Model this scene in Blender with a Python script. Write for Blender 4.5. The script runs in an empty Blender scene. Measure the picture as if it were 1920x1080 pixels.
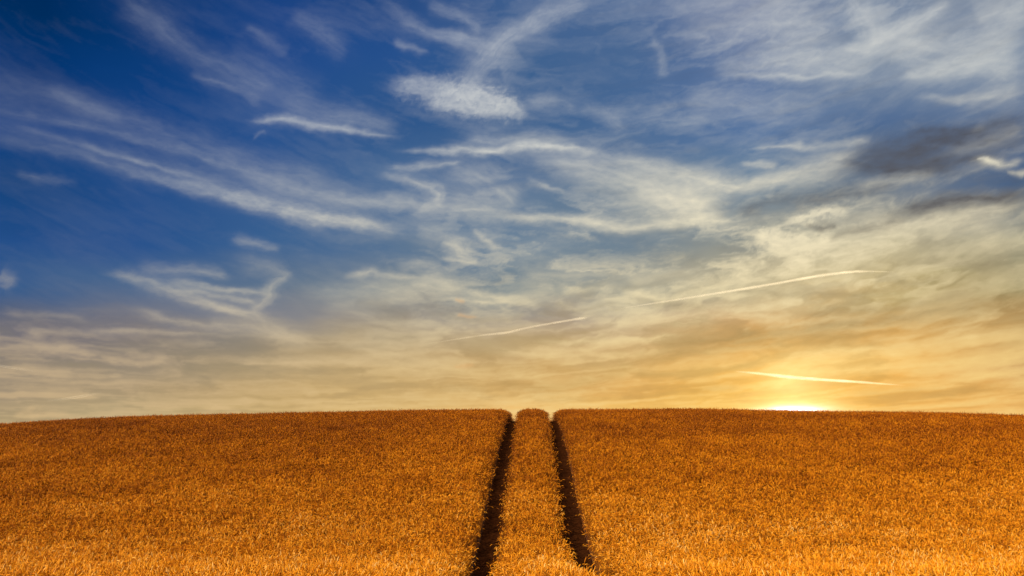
import bpy, math, random
import numpy as np

R = math.radians
scene = bpy.context.scene
coll = scene.collection

# ------------------------------------------------------------------ camera
PITCH, YAW = 12.83, 1.46
CROP = 0.54                                   # height of the standing wheat
cam_d = bpy.data.cameras.new('camera')
cam_d.sensor_width = 36.0
cam_d.lens = 36.0 * 1493 / 1920
cam_d.clip_start = 0.1
cam_d.clip_end = 60000
cam = bpy.data.objects.new('camera', cam_d)
cam.location = (0, 0, 0)                      # eye height is the zero level
cam.rotation_euler = (R(90 + PITCH), 0, R(YAW))
coll.objects.link(cam)
scene.camera = cam

# ------------------------------------------------------------------ world, sun, exposure
SUN_DIR_AZ, SUN_DIR_EL = -128.0, 36.0          # towards the sun: left of the view
world = bpy.data.worlds.new('World')
scene.world = world
world.use_nodes = True
wn = world.node_tree
st = wn.nodes.new('ShaderNodeTexSky')
st.sky_type = 'NISHITA'
st.sun_disc = False
st.sun_elevation = R(SUN_DIR_EL)
st.sun_rotation = R(SUN_DIR_AZ)
wn.links.new(st.outputs[0], wn.nodes['Background'].inputs[0])
wn.nodes['Background'].inputs[1].default_value = 0.05

sl = bpy.data.lights.new('sun', 'SUN')
sl.energy = 4.8
sl.angle = R(0.6)
sl.color = (1.0, 0.84, 0.60)
so = bpy.data.objects.new('sun', sl)
a, e = R(SUN_DIR_AZ), R(SUN_DIR_EL)
from mathutils import Vector
sd = Vector((math.sin(a) * math.cos(e), math.cos(a) * math.cos(e), math.sin(e)))
so.rotation_euler = sd.to_track_quat('Z', 'Y').to_euler()
so.location = sd * 50
coll.objects.link(so)

scene.view_settings.view_transform = 'Standard'
scene.view_settings.look = 'None'
scene.view_settings.exposure = 0.72
scene.view_settings.gamma = 1.0
scene.cycles.max_bounces = 6
scene.cycles.diffuse_bounces = 3
scene.cycles.transparent_max_bounces = 12

SKY_STROKES = [
    ('white', 0.55, [(-40.38,19.57,0.19,0.1),(-36.01,19.6,0.31,0.08),(-32.44,19.57,0.31,0.14),(-28.9,19.18,0.35,0.22),(-25.51,18.74,0.39,0.38),(-21.96,18.26,0.46,0.58),(-17.14,17.55,0.54,0.72),(-12.55,17.12,0.5,0.75),(-8.23,16.86,0.46,0.5)]),
    ('white', 0.5, [(-36.14,20.53,0.15,0.1),(-33.44,20.27,0.15,0.08),(-30.61,20.01,0.19,0.22),(-28.38,19.81,0.15,0.32),(-25.58,19.44,0.19,0.28),(-22.37,18.86,0.27,0.2)]),
    ('white', 0.5, [(-22.46,19.99,0.31,0.15),(-18.76,19.42,0.46,0.3),(-14.93,18.65,0.54,0.35),(-10.66,18.65,0.39,0.4),(-7.88,18.65,0.31,0.3)]),
    ('white', 0.6, [(-40.93,23.08,1.0,0.1),(-36.45,22.75,0.85,0.07),(-31.87,22.5,0.77,0.12),(-25.09,21.6,0.77,0.14),(-18.83,20.33,0.85,0.18),(-11.85,18.96,0.77,0.26)]),
    ('white', 0.7, [(-40.65,21.34,0.69,0.08),(-36.26,21.37,0.46,0.08),(-30.77,21.39,0.31,0.16),(-23.23,20.53,0.35,0.2),(-17.26,19.38,0.46,0.22)]),
    ('white', 0.6, [(-34.13,23.15,0.31,0.06),(-31.58,22.73,0.31,0.14),(-28.9,22.08,0.27,0.08)]),
    ('white', 0.6, [(-40.52,20.46,1.08,0.12),(-36.11,20.28,0.62,0.08),(-29.99,20.19,0.62,0.1),(-22.4,19.21,0.62,0.16),(-15.66,18.04,0.54,0.25)]),
    ('white', 0.6, [(-35.21,17.89,0.27,0.0),(-34.02,17.72,0.27,0.14),(-31.29,17.77,0.23,0.05)]),
    ('white', 0.3, [(-21.22,23.41,0.12,0.3),(-19.82,23.59,0.27,0.55),(-18.71,23.86,0.35,0.7),(-17.36,23.73,0.27,0.65),(-15.99,23.57,0.27,0.65),(-14.43,23.53,0.23,0.6),(-12.44,23.43,0.15,0.45),(-10.03,23.22,0.12,0.2)]),
    ('white', 0.4, [(-20.84,22.33,0.12,0.12),(-19.75,22.67,0.12,0.2)]),
    ('white', 0.6, [(-19.17,24.94,0.85,0.1),(-16.04,24.4,0.85,0.22),(-12.88,24.31,0.69,0.25),(-9.65,23.79,0.54,0.15)]),
    ('white', 0.7, [(-30.63,29.45,1.0,0.14),(-27.94,28.6,1.0,0.16),(-25.31,27.29,0.85,0.13),(-22.3,26.43,0.77,0.14),(-19.2,25.29,0.92,0.2)]),
    ('white', 0.6, [(-25.36,26.0,0.23,0.08),(-23.7,25.63,0.27,0.18),(-22.2,25.31,0.35,0.16),(-19.89,24.5,0.39,0.15)]),
    ('white', 0.6, [(-22.02,29.43,0.27,0.08),(-20.64,28.9,0.35,0.14),(-18.63,27.98,0.39,0.08)]),
    ('white', 0.7, [(-18.86,30.84,0.69,0.08),(-16.4,29.8,0.69,0.16),(-13.92,28.67,0.69,0.12)]),
    ('white', 0.7, [(-23.18,27.83,1.16,0.05),(-19.28,26.33,1.31,0.1),(-16.08,24.93,1.16,0.1)]),
    ('white', 0.6, [(5.38,32.7,0.54,0.35),(2.38,32.04,0.69,0.45),(0.24,31.27,0.62,0.45),(-1.46,30.48,0.77,0.4),(-2.52,29.67,0.92,0.45),(-3.77,28.7,1.0,0.4),(-4.6,27.43,0.85,0.35),(-4.87,25.98,0.62,0.25)]),
    ('white', 0.6, [(-12.28,32.42,0.54,0.12),(-9.93,31.24,0.46,0.2),(-7.38,30.45,0.39,0.32),(-5.69,30.17,0.35,0.4),(-4.0,29.93,0.46,0.35),(-2.31,29.67,0.54,0.3)]),
    ('white', 0.6, [(-8.28,32.36,0.46,0.15),(-5.72,31.62,0.39,0.25),(-3.58,30.64,0.46,0.25)]),
    ('white', 0.5, [(-10.91,29.83,0.19,0.15),(-10.06,29.47,0.27,0.28),(-9.02,29.21,0.23,0.25),(-7.93,29.02,0.12,0.15)]),
    ('white', 0.7, [(-0.62,29.25,1.0,0.12),(-2.72,27.82,1.0,0.2)]),
    ('white', -0.5, [(-11.3,26.59,0.27,0.3),(-9.75,26.58,0.54,0.5),(-8.1,26.59,0.65,0.6),(-6.65,26.44,0.77,0.85),(-5.2,26.34,0.81,0.95),(-3.75,26.15,0.77,0.95),(-2.08,25.73,0.62,0.9),(0.2,24.99,0.23,0.5)]),
    ('white', -0.6, [(-8.49,25.85,0.31,0.3),(-6.43,25.65,0.46,0.6),(-4.36,25.41,0.42,0.65),(-1.87,25.15,0.31,0.5),(0.4,24.84,0.15,0.2)]),
    ('white', -0.6, [(-11.0,27.14,0.23,0.2),(-8.95,27.2,0.35,0.35),(-6.46,27.09,0.31,0.3),(-3.96,27.02,0.31,0.3)]),
    ('white', 0.5, [(-0.42,26.02,0.46,0.15),(1.86,26.13,0.39,0.25),(3.92,25.38,0.39,0.12)]),
    ('white', 0.5, [(-11.2,22.34,0.19,0.1),(-8.39,22.41,0.19,0.35),(-5.96,22.57,0.27,0.6),(-3.71,22.47,0.31,0.8),(-1.87,22.82,0.27,0.8),(0.18,22.92,0.31,0.9),(2.23,22.78,0.23,0.75),(3.85,22.47,0.19,0.6),(5.86,22.02,0.23,0.5)]),
    ('white', 0.6, [(-5.97,23.09,0.46,0.2),(-2.69,23.37,0.46,0.3),(1.0,23.36,0.39,0.25),(3.86,23.07,0.31,0.1)]),
    ('white', 0.55, [(-0.23,22.03,0.54,0.3),(2.62,21.73,0.85,0.4),(5.43,21.07,1.23,0.45),(8.18,20.01,1.39,0.5),(11.63,18.67,1.31,0.55),(14.98,17.67,0.92,0.5)]),
    ('white', 0.5, [(5.86,22.1,0.31,0.6),(7.45,21.65,0.46,0.5),(9.8,20.91,0.62,0.45),(12.47,19.91,0.62,0.55),(14.71,19.35,0.54,0.65),(16.96,19.49,0.46,0.5),(19.54,19.92,0.46,0.45),(22.05,20.29,0.46,0.4),(24.86,21.08,0.31,0.4)]),
    ('white', 0.5, [(7.39,19.86,0.92,0.3),(9.71,18.99,0.85,0.5),(13.14,18.38,0.69,0.45)]),
    ('white', 0.5, [(-11.15,21.08,0.23,0.2),(-9.16,21.22,0.23,0.4),(-7.16,21.64,0.23,0.4),(-5.13,21.92,0.19,0.3)]),
    ('white', 0.5, [(-11.91,20.33,0.31,0.15),(-9.93,20.48,0.31,0.35),(-7.92,20.12,0.39,0.5),(-6.94,19.47,0.39,0.5),(-7.25,18.93,0.39,0.45),(-7.88,18.38,0.39,0.4),(-8.85,17.67,0.54,0.2)]),
    ('white', 0.5, [(-6.74,21.13,0.46,0.25),(-3.9,20.74,0.69,0.35),(-2.27,19.89,0.92,0.4),(-0.65,18.76,1.0,0.35)]),
    ('white', 0.6, [(-0.65,20.65,0.39,0.2),(0.97,20.14,0.23,0.35),(2.58,19.66,0.23,0.15)]),
    ('white', 0.6, [(-11.84,18.85,0.46,0.15),(-9.49,19.08,0.46,0.25),(-7.87,18.27,0.69,0.3),(-5.48,18.52,0.92,0.35),(-1.86,18.38,0.85,0.4)]),
    ('white', 0.35, [(-3.87,18.1,0.27,0.25),(-0.66,17.88,0.31,0.55),(2.15,17.77,0.31,0.6),(4.53,17.41,0.42,0.7),(6.89,16.95,0.46,0.7),(9.24,17.14,0.46,0.6),(11.56,17.3,0.54,0.65),(13.82,17.03,0.46,0.7),(15.65,16.7,0.39,0.45)]),
    ('white', 0.6, [(-8.63,16.92,0.62,0.3),(-6.24,16.42,0.62,0.3),(-3.85,16.27,0.69,0.2),(-1.46,16.66,0.77,0.2)]),
    ('white', 0.4, [(-4.42,17.1,0.15,0.3),(-3.66,16.46,0.23,0.5),(-2.85,15.97,0.19,0.5),(-2.06,15.44,0.12,0.2)]),
    ('white', 0.4, [(-6.79,16.02,0.39,0.5),(-5.83,15.62,0.5,0.6),(-4.83,15.18,0.42,0.6),(-3.64,14.81,0.23,0.4)]),
    ('white', 0.4, [(-7.0,14.91,0.19,0.3),(-5.42,14.79,0.19,0.5),(-3.64,14.66,0.15,0.3)]),
    ('white', 0.7, [(-3.64,14.66,0.39,0.1),(-0.66,15.51,0.77,0.15),(4.11,16.21,0.77,0.1)]),
    ('white', 0.4, [(-13.89,13.22,0.19,0.3),(-12.77,13.57,0.31,0.5),(-11.64,13.88,0.31,0.6),(-10.85,13.54,0.27,0.45),(-8.53,13.46,0.23,0.4),(-6.18,13.32,0.23,0.3)]),
    ('white', 0.5, [(-16.8,12.02,0.46,0.15),(-13.47,12.37,0.62,0.25),(-10.05,12.5,0.77,0.35),(-6.95,12.77,0.69,0.5),(-4.6,12.24,0.54,0.4)]),
    ('white', 0.4, [(-7.75,13.44,0.31,0.3),(-5.78,12.87,0.35,0.5),(-3.42,12.25,0.27,0.6),(-1.46,11.99,0.27,0.65),(0.3,11.83,0.31,0.6),(1.28,11.82,0.27,0.3)]),
    ('white', 0.4, [(-8.49,12.16,0.12,0.1),(-5.77,11.95,0.15,0.5),(-3.03,11.83,0.15,0.6),(-0.28,11.68,0.12,0.4)]),
    ('white', 0.4, [(-15.28,11.16,0.54,0.12),(-12.3,11.48,0.39,0.2),(-9.26,11.95,0.23,0.2)]),
    ('white', 0.5, [(-10.11,14.21,0.39,0.15),(-8.56,14.56,0.39,0.28),(-6.59,14.31,0.39,0.15)]),
    ('white', 0.5, [(-29.67,12.48,0.12,0.2),(-28.51,12.43,0.27,0.35),(-27.2,12.22,0.46,0.42),(-25.86,11.79,0.54,0.42),(-24.15,11.33,0.46,0.45),(-22.41,10.93,0.39,0.5),(-20.65,10.5,0.39,0.45),(-18.85,10.06,0.46,0.35)]),
    ('white', 0.4, [(-25.91,12.42,0.31,0.3),(-24.56,12.19,0.31,0.4),(-22.84,11.97,0.23,0.5),(-21.1,11.89,0.19,0.55),(-19.33,11.86,0.23,0.5),(-18.54,11.84,0.23,0.4)]),
    ('white', 0.4, [(-26.17,11.69,0.19,0.3),(-24.18,11.69,0.15,0.45),(-22.47,11.57,0.15,0.45),(-20.0,11.27,0.19,0.5),(-19.26,10.95,0.19,0.4)]),
    ('white', 0.5, [(-24.8,11.1,0.19,0.3),(-22.74,10.76,0.19,0.45),(-21.0,10.59,0.23,0.5),(-19.57,10.31,0.23,0.45)]),
    ('white', 0.5, [(-27.28,12.98,0.39,0.2),(-24.64,13.07,0.39,0.3),(-22.23,12.92,0.31,0.35),(-21.17,12.76,0.19,0.2)]),
    ('white', 0.5, [(-21.76,15.75,0.31,0.15),(-20.66,15.35,0.35,0.3),(-18.82,15.02,0.31,0.25),(-17.9,14.84,0.19,0.15)]),
    ('white', 0.5, [(-21.98,14.21,0.54,0.12),(-19.46,13.69,0.54,0.22),(-17.98,13.24,0.39,0.3),(-18.65,12.46,0.39,0.35),(-18.95,11.52,0.39,0.4),(-19.59,10.56,0.46,0.4),(-18.09,9.36,0.54,0.35),(-15.49,8.36,0.62,0.25)]),
    ('white', 0.6, [(-27.97,10.31,0.19,0.2),(-26.0,9.88,0.23,0.35),(-24.0,9.63,0.27,0.35),(-21.6,9.36,0.31,0.3),(-18.06,9.0,0.39,0.3),(-14.4,8.4,0.46,0.2)]),
    ('white', 0.6, [(-23.0,9.81,0.31,0.2),(-19.87,9.56,0.39,0.25),(-16.6,8.69,0.54,0.25)]),
    ('white', 0.4, [(-35.26,11.69,0.54,0.3),(-34.59,11.29,0.46,0.3),(-34.71,10.62,0.31,0.2)]),
    ('white', 0.4, [(-34.8,8.02,0.19,0.35),(-34.38,7.96,0.12,0.2)]),
    ('white', 0.5, [(-34.7,9.42,0.19,0.12),(-32.99,9.33,0.19,0.2),(-30.94,9.32,0.19,0.18),(-29.4,9.12,0.19,0.08)]),
    ('white', 0.5, [(-30.25,8.51,0.12,0.15),(-28.13,8.74,0.15,0.3),(-24.92,8.83,0.15,0.28),(-20.87,8.86,0.15,0.22),(-16.62,8.87,0.15,0.2)]),
    ('white', 0.5, [(-33.9,7.45,0.23,0.15),(-32.77,7.44,0.27,0.28),(-31.01,7.31,0.27,0.22),(-29.21,7.3,0.23,0.15)]),
    ('white', 0.5, [(-34.3,6.22,0.39,0.15),(-32.61,6.08,0.31,0.18),(-30.85,5.86,0.31,0.1)]),
    ('white', 0.5, [(-26.99,6.82,0.19,0.1),(-24.72,6.52,0.23,0.2),(-24.36,6.12,0.27,0.3),(-25.97,6.11,0.23,0.15)]),
    ('white', 0.4, [(-20.72,6.77,0.12,0.2),(-17.23,7.05,0.15,0.3),(-13.61,7.31,0.19,0.2)]),
    ('white', -0.4, [(-27.68,4.9,0.15,0.15),(-26.8,4.84,0.31,0.35),(-26.02,4.9,0.19,0.2)]),
    ('white', 0.5, [(-29.07,5.95,0.31,0.1),(-25.29,5.62,0.23,0.16),(-21.35,6.14,0.31,0.16),(-16.48,6.49,0.31,0.2)]),
    ('white', 0.6, [(10.65,29.75,1.0,0.15),(13.9,30.09,1.31,0.28),(17.41,29.79,1.46,0.36),(20.37,28.98,1.39,0.4),(23.26,28.63,1.16,0.35)]),
    ('white', 0.5, [(9.35,29.86,0.19,0.15),(9.88,29.12,0.31,0.24),(10.24,28.22,0.31,0.22),(10.5,26.96,0.62,0.15)]),
    ('white', 0.6, [(13.72,27.52,0.54,0.25),(16.42,27.19,0.62,0.38),(19.45,27.11,0.85,0.42),(22.32,26.63,0.92,0.45),(25.05,25.79,0.62,0.45)]),
    ('white', 0.3, [(14.08,26.96,0.19,0.25),(17.5,26.39,0.19,0.4),(21.16,25.84,0.19,0.5),(24.31,25.42,0.23,0.45)]),
    ('white', 0.6, [(23.81,30.31,0.69,0.45),(24.74,29.15,0.92,0.5),(25.29,27.89,0.92,0.5),(25.51,26.86,1.0,0.5)]),
    ('white', 0.4, [(22.87,27.7,0.15,0.25),(23.45,27.13,0.27,0.6),(24.49,26.99,0.39,0.65),(25.74,27.3,0.62,0.65),(26.98,27.69,0.54,0.6),(28.36,28.02,0.46,0.55),(29.88,28.37,0.39,0.6),(30.72,28.69,0.31,0.55)]),
    ('white', 0.55, [(25.89,27.11,1.0,0.55),(27.81,26.36,1.31,0.55),(29.99,25.7,1.31,0.55),(32.45,25.56,1.54,0.5),(34.21,25.4,1.69,0.5)]),
    ('white', 0.5, [(26.3,24.87,0.27,0.3),(27.93,24.7,0.39,0.5),(29.54,24.67,0.54,0.55),(31.67,24.33,0.69,0.5),(33.94,23.59,0.69,0.5)]),
    ('white', 0.5, [(27.3,23.51,0.19,0.2),(28.7,23.08,0.23,0.4),(30.22,22.63,0.31,0.42),(31.73,22.55,0.39,0.38),(33.51,22.6,0.54,0.3)]),
    ('white', 0.7, [(31.18,27.47,0.62,0.3),(33.01,27.29,0.77,0.4),(34.48,27.17,0.77,0.4)]),
    ('white', 0.7, [(11.6,25.26,1.0,0.2),(15.11,25.08,1.0,0.22),(18.06,24.01,0.92,0.18),(22.04,23.78,0.77,0.2)]),
    ('white', 0.7, [(10.79,32.12,1.16,0.15),(16.77,31.39,1.16,0.25),(21.28,30.64,0.92,0.3)]),
    ('white', 0.7, [(2.7,26.69,0.39,0.08),(6.35,24.54,0.54,0.16),(7.53,23.74,0.54,0.16)]),
    ('white', 0.7, [(7.15,24.32,0.39,0.1),(10.36,24.28,0.46,0.2),(13.48,23.9,0.46,0.15)]),
    ('white', 0.4, [(16.03,22.05,0.12,0.2),(17.88,21.8,0.15,0.42),(19.33,21.65,0.23,0.5),(20.25,21.88,0.15,0.3)]),
    ('white', 0.4, [(18.59,21.53,0.19,0.25),(21.09,21.31,0.23,0.35),(23.19,21.31,0.23,0.4),(24.72,21.34,0.19,0.3)]),
    ('white', 0.4, [(15.19,20.87,0.15,0.3),(16.87,20.77,0.23,0.5),(17.95,20.39,0.19,0.35)]),
    ('white', 0.5, [(15.84,19.42,0.54,0.3),(18.78,19.47,0.62,0.4),(21.64,19.65,0.69,0.35),(23.74,20.05,0.54,0.2)]),
    ('white', 0.4, [(29.9,18.9,0.15,0.3),(30.65,18.86,0.27,0.75),(31.34,18.46,0.27,0.75),(32.19,18.23,0.19,0.5),(33.08,18.44,0.15,0.5)]),
    ('white', 0.4, [(32.14,17.85,0.12,0.3),(32.97,17.62,0.19,0.6)]),
    ('white', 0.3, [(30.28,20.71,0.12,0.15),(30.84,20.79,0.19,0.35),(31.26,20.83,0.12,0.15)]),
    ('white', 0.5, [(23.23,18.37,0.39,0.3),(25.59,18.55,0.39,0.4),(28.17,18.71,0.23,0.3)]),
    ('white', 0.6, [(28.89,19.52,0.31,0.2),(31.08,19.92,0.39,0.25),(33.17,20.13,0.46,0.35)]),
    ('white', -0.4, [(18.11,16.47,0.27,0.5),(19.27,16.72,0.39,0.8),(20.51,16.87,0.42,0.8),(21.56,16.97,0.35,0.7),(22.9,16.66,0.39,0.4)]),
    ('white', -0.3, [(15.53,15.97,0.23,0.8),(16.67,15.58,0.5,0.95),(18.09,15.31,0.69,0.9),(19.82,14.93,0.77,0.85),(21.56,15.04,0.69,0.6)]),
    ('white', 0.4, [(16.81,14.95,0.39,0.6),(18.38,14.45,0.54,0.75),(19.74,13.97,0.46,0.6)]),
    ('white', 0.5, [(19.09,14.57,1.54,0.35),(22.57,14.94,1.69,0.4),(25.81,14.55,1.69,0.35),(28.95,14.81,1.69,0.4),(32.43,14.6,1.69,0.45)]),
    ('white', 0.5, [(14.36,13.84,0.62,0.3),(16.86,13.22,0.77,0.45),(19.65,12.9,0.77,0.4)]),
    ('white', 0.5, [(22.73,16.68,0.62,0.2),(25.26,15.49,0.69,0.4),(27.82,15.65,0.46,0.4),(30.86,15.85,0.46,0.45),(32.87,15.83,0.39,0.4)]),
    ('white', 0.5, [(30.26,13.29,0.54,0.2),(32.31,13.65,0.77,0.3)]),
    ('white', 0.4, [(1.88,12.66,0.19,0.3),(2.86,12.49,0.27,0.5),(4.42,12.76,0.27,0.4),(6.37,12.9,0.39,0.25)]),
    ('white', 0.5, [(5.98,12.73,0.23,0.3),(7.89,12.21,0.27,0.65),(9.39,11.78,0.27,0.65),(11.68,12.32,0.54,0.6),(14.66,12.71,0.46,0.5),(16.82,12.64,0.39,0.5)]),
    ('white', 0.4, [(6.76,13.08,0.46,0.3),(10.22,13.33,0.54,0.35),(13.22,13.36,0.54,0.3)]),
    ('white', 0.5, [(3.22,10.88,0.39,0.2),(5.9,10.25,0.46,0.4),(8.95,10.28,0.46,0.5),(11.94,10.25,0.54,0.45),(14.16,10.52,0.39,0.3)]),
    ('white', 0.4, [(-0.3,9.0,0.19,0.3),(3.18,8.89,0.19,0.55),(6.63,8.99,0.19,0.55),(10.03,9.12,0.23,0.5),(11.89,9.28,0.23,0.45)]),
    ('white', 0.5, [(-5.33,8.98,0.39,0.25),(-2.62,8.61,0.54,0.4),(0.09,8.42,0.46,0.35),(3.17,8.21,0.31,0.3)]),
    ('white', 0.5, [(15.98,10.79,0.15,0.3),(17.77,11.04,0.19,0.5),(19.19,11.38,0.15,0.35)]),
    ('white', 0.5, [(15.35,12.11,0.31,0.3),(19.58,12.0,0.31,0.35),(22.99,12.42,0.39,0.35)]),
    ('white', 0.5, [(-12.92,8.45,0.31,0.1),(-9.13,7.86,0.31,0.2),(-5.3,7.08,0.31,0.2),(-1.46,7.09,0.31,0.2)]),
    ('white', 0.4, [(-11.52,10.94,0.15,0.12),(-7.66,10.01,0.19,0.22),(-4.57,9.75,0.19,0.18)]),
    ('white', 0.4, [(-13.78,10.85,0.15,0.15),(-10.74,10.39,0.15,0.2),(-8.44,10.26,0.15,0.1)]),
    ('white', -0.6, [(-33.37,3.08,0.19,0.3),(-32.57,3.36,0.31,0.45),(-31.43,3.24,0.23,0.4),(-29.97,3.18,0.19,0.3)]),
    ('white', -0.6, [(-28.8,3.35,0.27,0.1),(-27.29,3.46,0.31,0.15)]),
    ('white', -0.6, [(-22.82,3.51,0.23,0.3),(-21.85,3.82,0.31,0.45),(-20.83,3.77,0.27,0.4),(-20.13,3.5,0.19,0.2)]),
    ('white', -0.6, [(-17.05,4.1,0.31,0.2),(-14.92,4.33,0.35,0.28),(-12.0,4.3,0.35,0.25),(-9.04,4.6,0.35,0.2)]),
    ('white', -0.7, [(-7.17,4.99,0.39,0.25),(-5.66,5.34,0.46,0.4),(-4.52,5.49,0.46,0.42),(-2.99,5.01,0.39,0.35),(-1.08,4.82,0.39,0.35),(1.21,5.01,0.39,0.45),(3.11,4.81,0.35,0.35),(4.23,4.24,0.23,0.25)]),
    ('white', 0.5, [(15.6,5.15,0.39,0.15),(17.76,6.34,1.0,0.35),(19.85,6.97,1.16,0.4),(23.16,7.22,0.85,0.3),(26.59,7.28,0.54,0.2)]),
    ('white', 0.5, [(-3.78,8.15,0.23,0.2),(2.01,7.92,0.27,0.35),(6.98,8.0,0.23,0.35),(11.48,8.48,0.23,0.3)]),
    ('dark', 0.5, [(3.9,6.68,0.39,0.15),(8.85,7.8,0.46,0.3),(13.67,8.51,0.54,0.35),(18.63,8.75,0.62,0.35),(23.3,8.71,0.54,0.25)]),
    ('dark', 0.5, [(6.89,5.33,0.31,0.1),(11.33,5.44,0.31,0.2),(14.93,5.64,0.23,0.2)]),
    ('dark', 0.5, [(21.64,4.72,0.23,0.2),(26.33,4.77,0.31,0.3),(30.66,4.79,0.31,0.25)]),
    ('white', 0.5, [(9.54,6.59,0.31,0.2),(13.58,6.85,0.35,0.3),(17.84,7.35,0.39,0.45),(21.91,7.74,0.46,0.5),(25.1,7.72,0.39,0.35),(31.08,8.25,0.39,0.3)]),
    ('white', 0.5, [(17.06,6.19,0.39,0.3),(20.47,6.41,0.31,0.5),(23.4,6.44,0.27,0.45),(28.01,6.52,0.23,0.3),(31.45,6.77,0.23,0.3)]),
    ('white', 0.5, [(11.46,8.03,0.23,0.2),(15.08,8.08,0.19,0.3),(18.59,8.17,0.19,0.2)]),
    ('white', 0.5, [(18.65,9.0,0.15,0.2),(21.38,9.19,0.15,0.35),(23.98,9.18,0.15,0.2)]),
    ('white', 0.5, [(24.85,5.17,0.19,0.2),(27.9,5.53,0.19,0.3),(31.31,5.65,0.23,0.3)]),
    ('dark', 0.5, [(22.56,20.22,0.39,0.33),(24.44,20.28,0.69,0.59),(26.41,20.13,0.85,0.78),(28.05,20.35,0.69,0.85),(29.64,20.54,0.54,0.85),(31.19,20.72,0.39,0.65),(33.57,20.99,0.46,0.59)]),
    ('dark', 0.5, [(21.66,19.93,0.31,0.26),(24.69,19.48,0.46,0.72),(27.58,19.02,0.39,0.78),(30.06,18.97,0.39,0.59),(31.87,19.11,0.31,0.52)]),
    ('dark', 0.5, [(26.18,20.95,0.23,0.26),(27.52,21.29,0.23,0.52),(29.05,20.83,0.23,0.65)]),
    ('dark', 0.5, [(25.65,16.13,0.23,0.52),(26.66,16.57,0.39,0.78),(28.24,16.6,0.39,0.85),(30.06,16.58,0.31,0.78),(32.97,16.52,0.39,0.65)]),
    ('dark', 0.5, [(27.7,17.37,0.39,0.2),(30.46,17.4,0.46,0.3),(33.08,17.41,0.39,0.3)]),
    ('dark', 0.5, [(14.58,17.34,0.39,0.33),(17.2,17.84,0.54,0.45),(20.08,17.89,0.54,0.45),(22.87,18.07,0.46,0.39),(26.17,17.95,0.31,0.39)]),
    ('dark', 0.5, [(20.54,15.15,0.19,0.26),(22.62,15.46,0.27,0.45),(24.64,15.74,0.31,0.45),(25.97,16.08,0.23,0.39)]),
    ('dark', -0.4, [(19.59,16.33,0.15,0.33),(20.79,16.06,0.23,0.59),(21.83,16.15,0.15,0.33)]),
    ('dark', 0.5, [(7.74,8.32,0.31,0.15),(12.23,8.75,0.39,0.25),(16.93,9.2,0.39,0.35),(22.06,9.49,0.46,0.45),(26.85,9.63,0.46,0.45),(32.16,10.25,0.54,0.4)]),
    ('dark', 0.5, [(17.36,10.34,0.23,0.2),(20.8,10.29,0.31,0.3),(25.36,10.28,0.31,0.35),(29.98,11.0,0.46,0.35)]),
    ('dark', -0.4, [(23.29,12.11,0.27,0.3),(24.61,12.26,0.31,0.35),(25.84,11.89,0.23,0.25)]),
    ('dark', 0.5, [(14.62,12.05,0.23,0.25),(16.78,12.02,0.31,0.4),(18.86,11.69,0.31,0.35),(22.24,11.43,0.31,0.25)]),
    ('dark', 0.5, [(24.0,12.67,0.19,0.2),(26.91,13.04,0.31,0.3),(30.14,12.31,0.39,0.3),(32.42,12.33,0.46,0.4)]),
    ('dark', 0.5, [(-2.99,5.88,0.27,0.2),(-1.08,5.73,0.39,0.32),(1.6,5.72,0.35,0.3),(4.65,6.22,0.31,0.2),(7.7,7.0,0.31,0.15)]),
    ('dark', 0.5, [(-13.06,11.63,0.39,0.2),(-10.77,11.15,0.54,0.3),(-8.83,10.44,0.46,0.25)]),
    ('dark', 0.5, [(-11.82,9.04,0.19,0.2),(-9.56,9.21,0.23,0.3),(-8.02,8.94,0.19,0.15)]),
    ('dark', 0.5, [(-30.43,7.38,0.54,0.15),(-26.77,7.8,0.54,0.2),(-22.18,8.07,0.54,0.22),(-18.0,8.08,0.39,0.15)]),
    ('dark', 0.5, [(7.11,11.93,0.23,0.2),(11.25,11.21,0.31,0.3),(13.08,10.94,0.23,0.2)]),
    ('dark', 0.5, [(7.25,15.91,0.39,0.25),(10.29,14.83,0.54,0.35),(12.93,14.75,0.46,0.3)]),
    ('dark', 0.6, [(-25.93,5.67,0.15,0.15),(-24.01,5.85,0.19,0.25),(-21.32,5.75,0.15,0.15)]),
    ('dark', 0.6, [(-18.75,8.6,0.31,0.12),(-14.39,8.21,0.31,0.2),(-9.91,8.52,0.23,0.15)]),
    ('dark', 0.6, [(-7.69,11.15,0.31,0.15),(-3.8,10.52,0.31,0.2),(0.1,10.91,0.31,0.15)]),
    ('dark', 0.6, [(25.79,14.38,0.62,0.12),(29.38,13.41,0.69,0.15),(32.19,12.69,0.77,0.2)]),
    ('dark', 0.5, [(20.21,19.48,0.62,0.15),(23.71,19.7,1.16,0.38),(27.65,19.68,1.39,0.5),(31.08,19.92,1.31,0.5),(34.29,20.03,1.16,0.5)]),
    ('dark', 0.5, [(23.99,15.82,0.39,0.15),(27.26,16.24,0.62,0.35),(30.59,16.06,0.62,0.35),(33.44,15.89,0.54,0.3)]),
    ('gap', 0.4, [(0.13,15.81,0.54,0.6),(3.7,15.53,0.92,0.9),(7.23,15.42,1.08,0.95),(11.07,15.16,1.08,0.95),(13.7,15.15,0.77,0.85),(15.34,14.73,0.39,0.5)]),
    ('gap', 0.4, [(16.26,17.45,0.23,0.4),(17.54,17.55,0.35,0.8),(19.35,17.65,0.35,0.7)]),
    ('gap', 0.4, [(23.48,17.47,0.23,0.4),(25.49,17.64,0.31,0.6),(28.05,17.65,0.31,0.7),(30.76,17.39,0.31,0.7),(33.03,17.03,0.39,0.7)]),
    ('gap', 0.4, [(22.64,22.82,0.77,0.5),(25.41,23.03,0.85,0.75),(27.99,22.53,0.69,0.7),(30.4,21.7,0.54,0.5)]),
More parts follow.
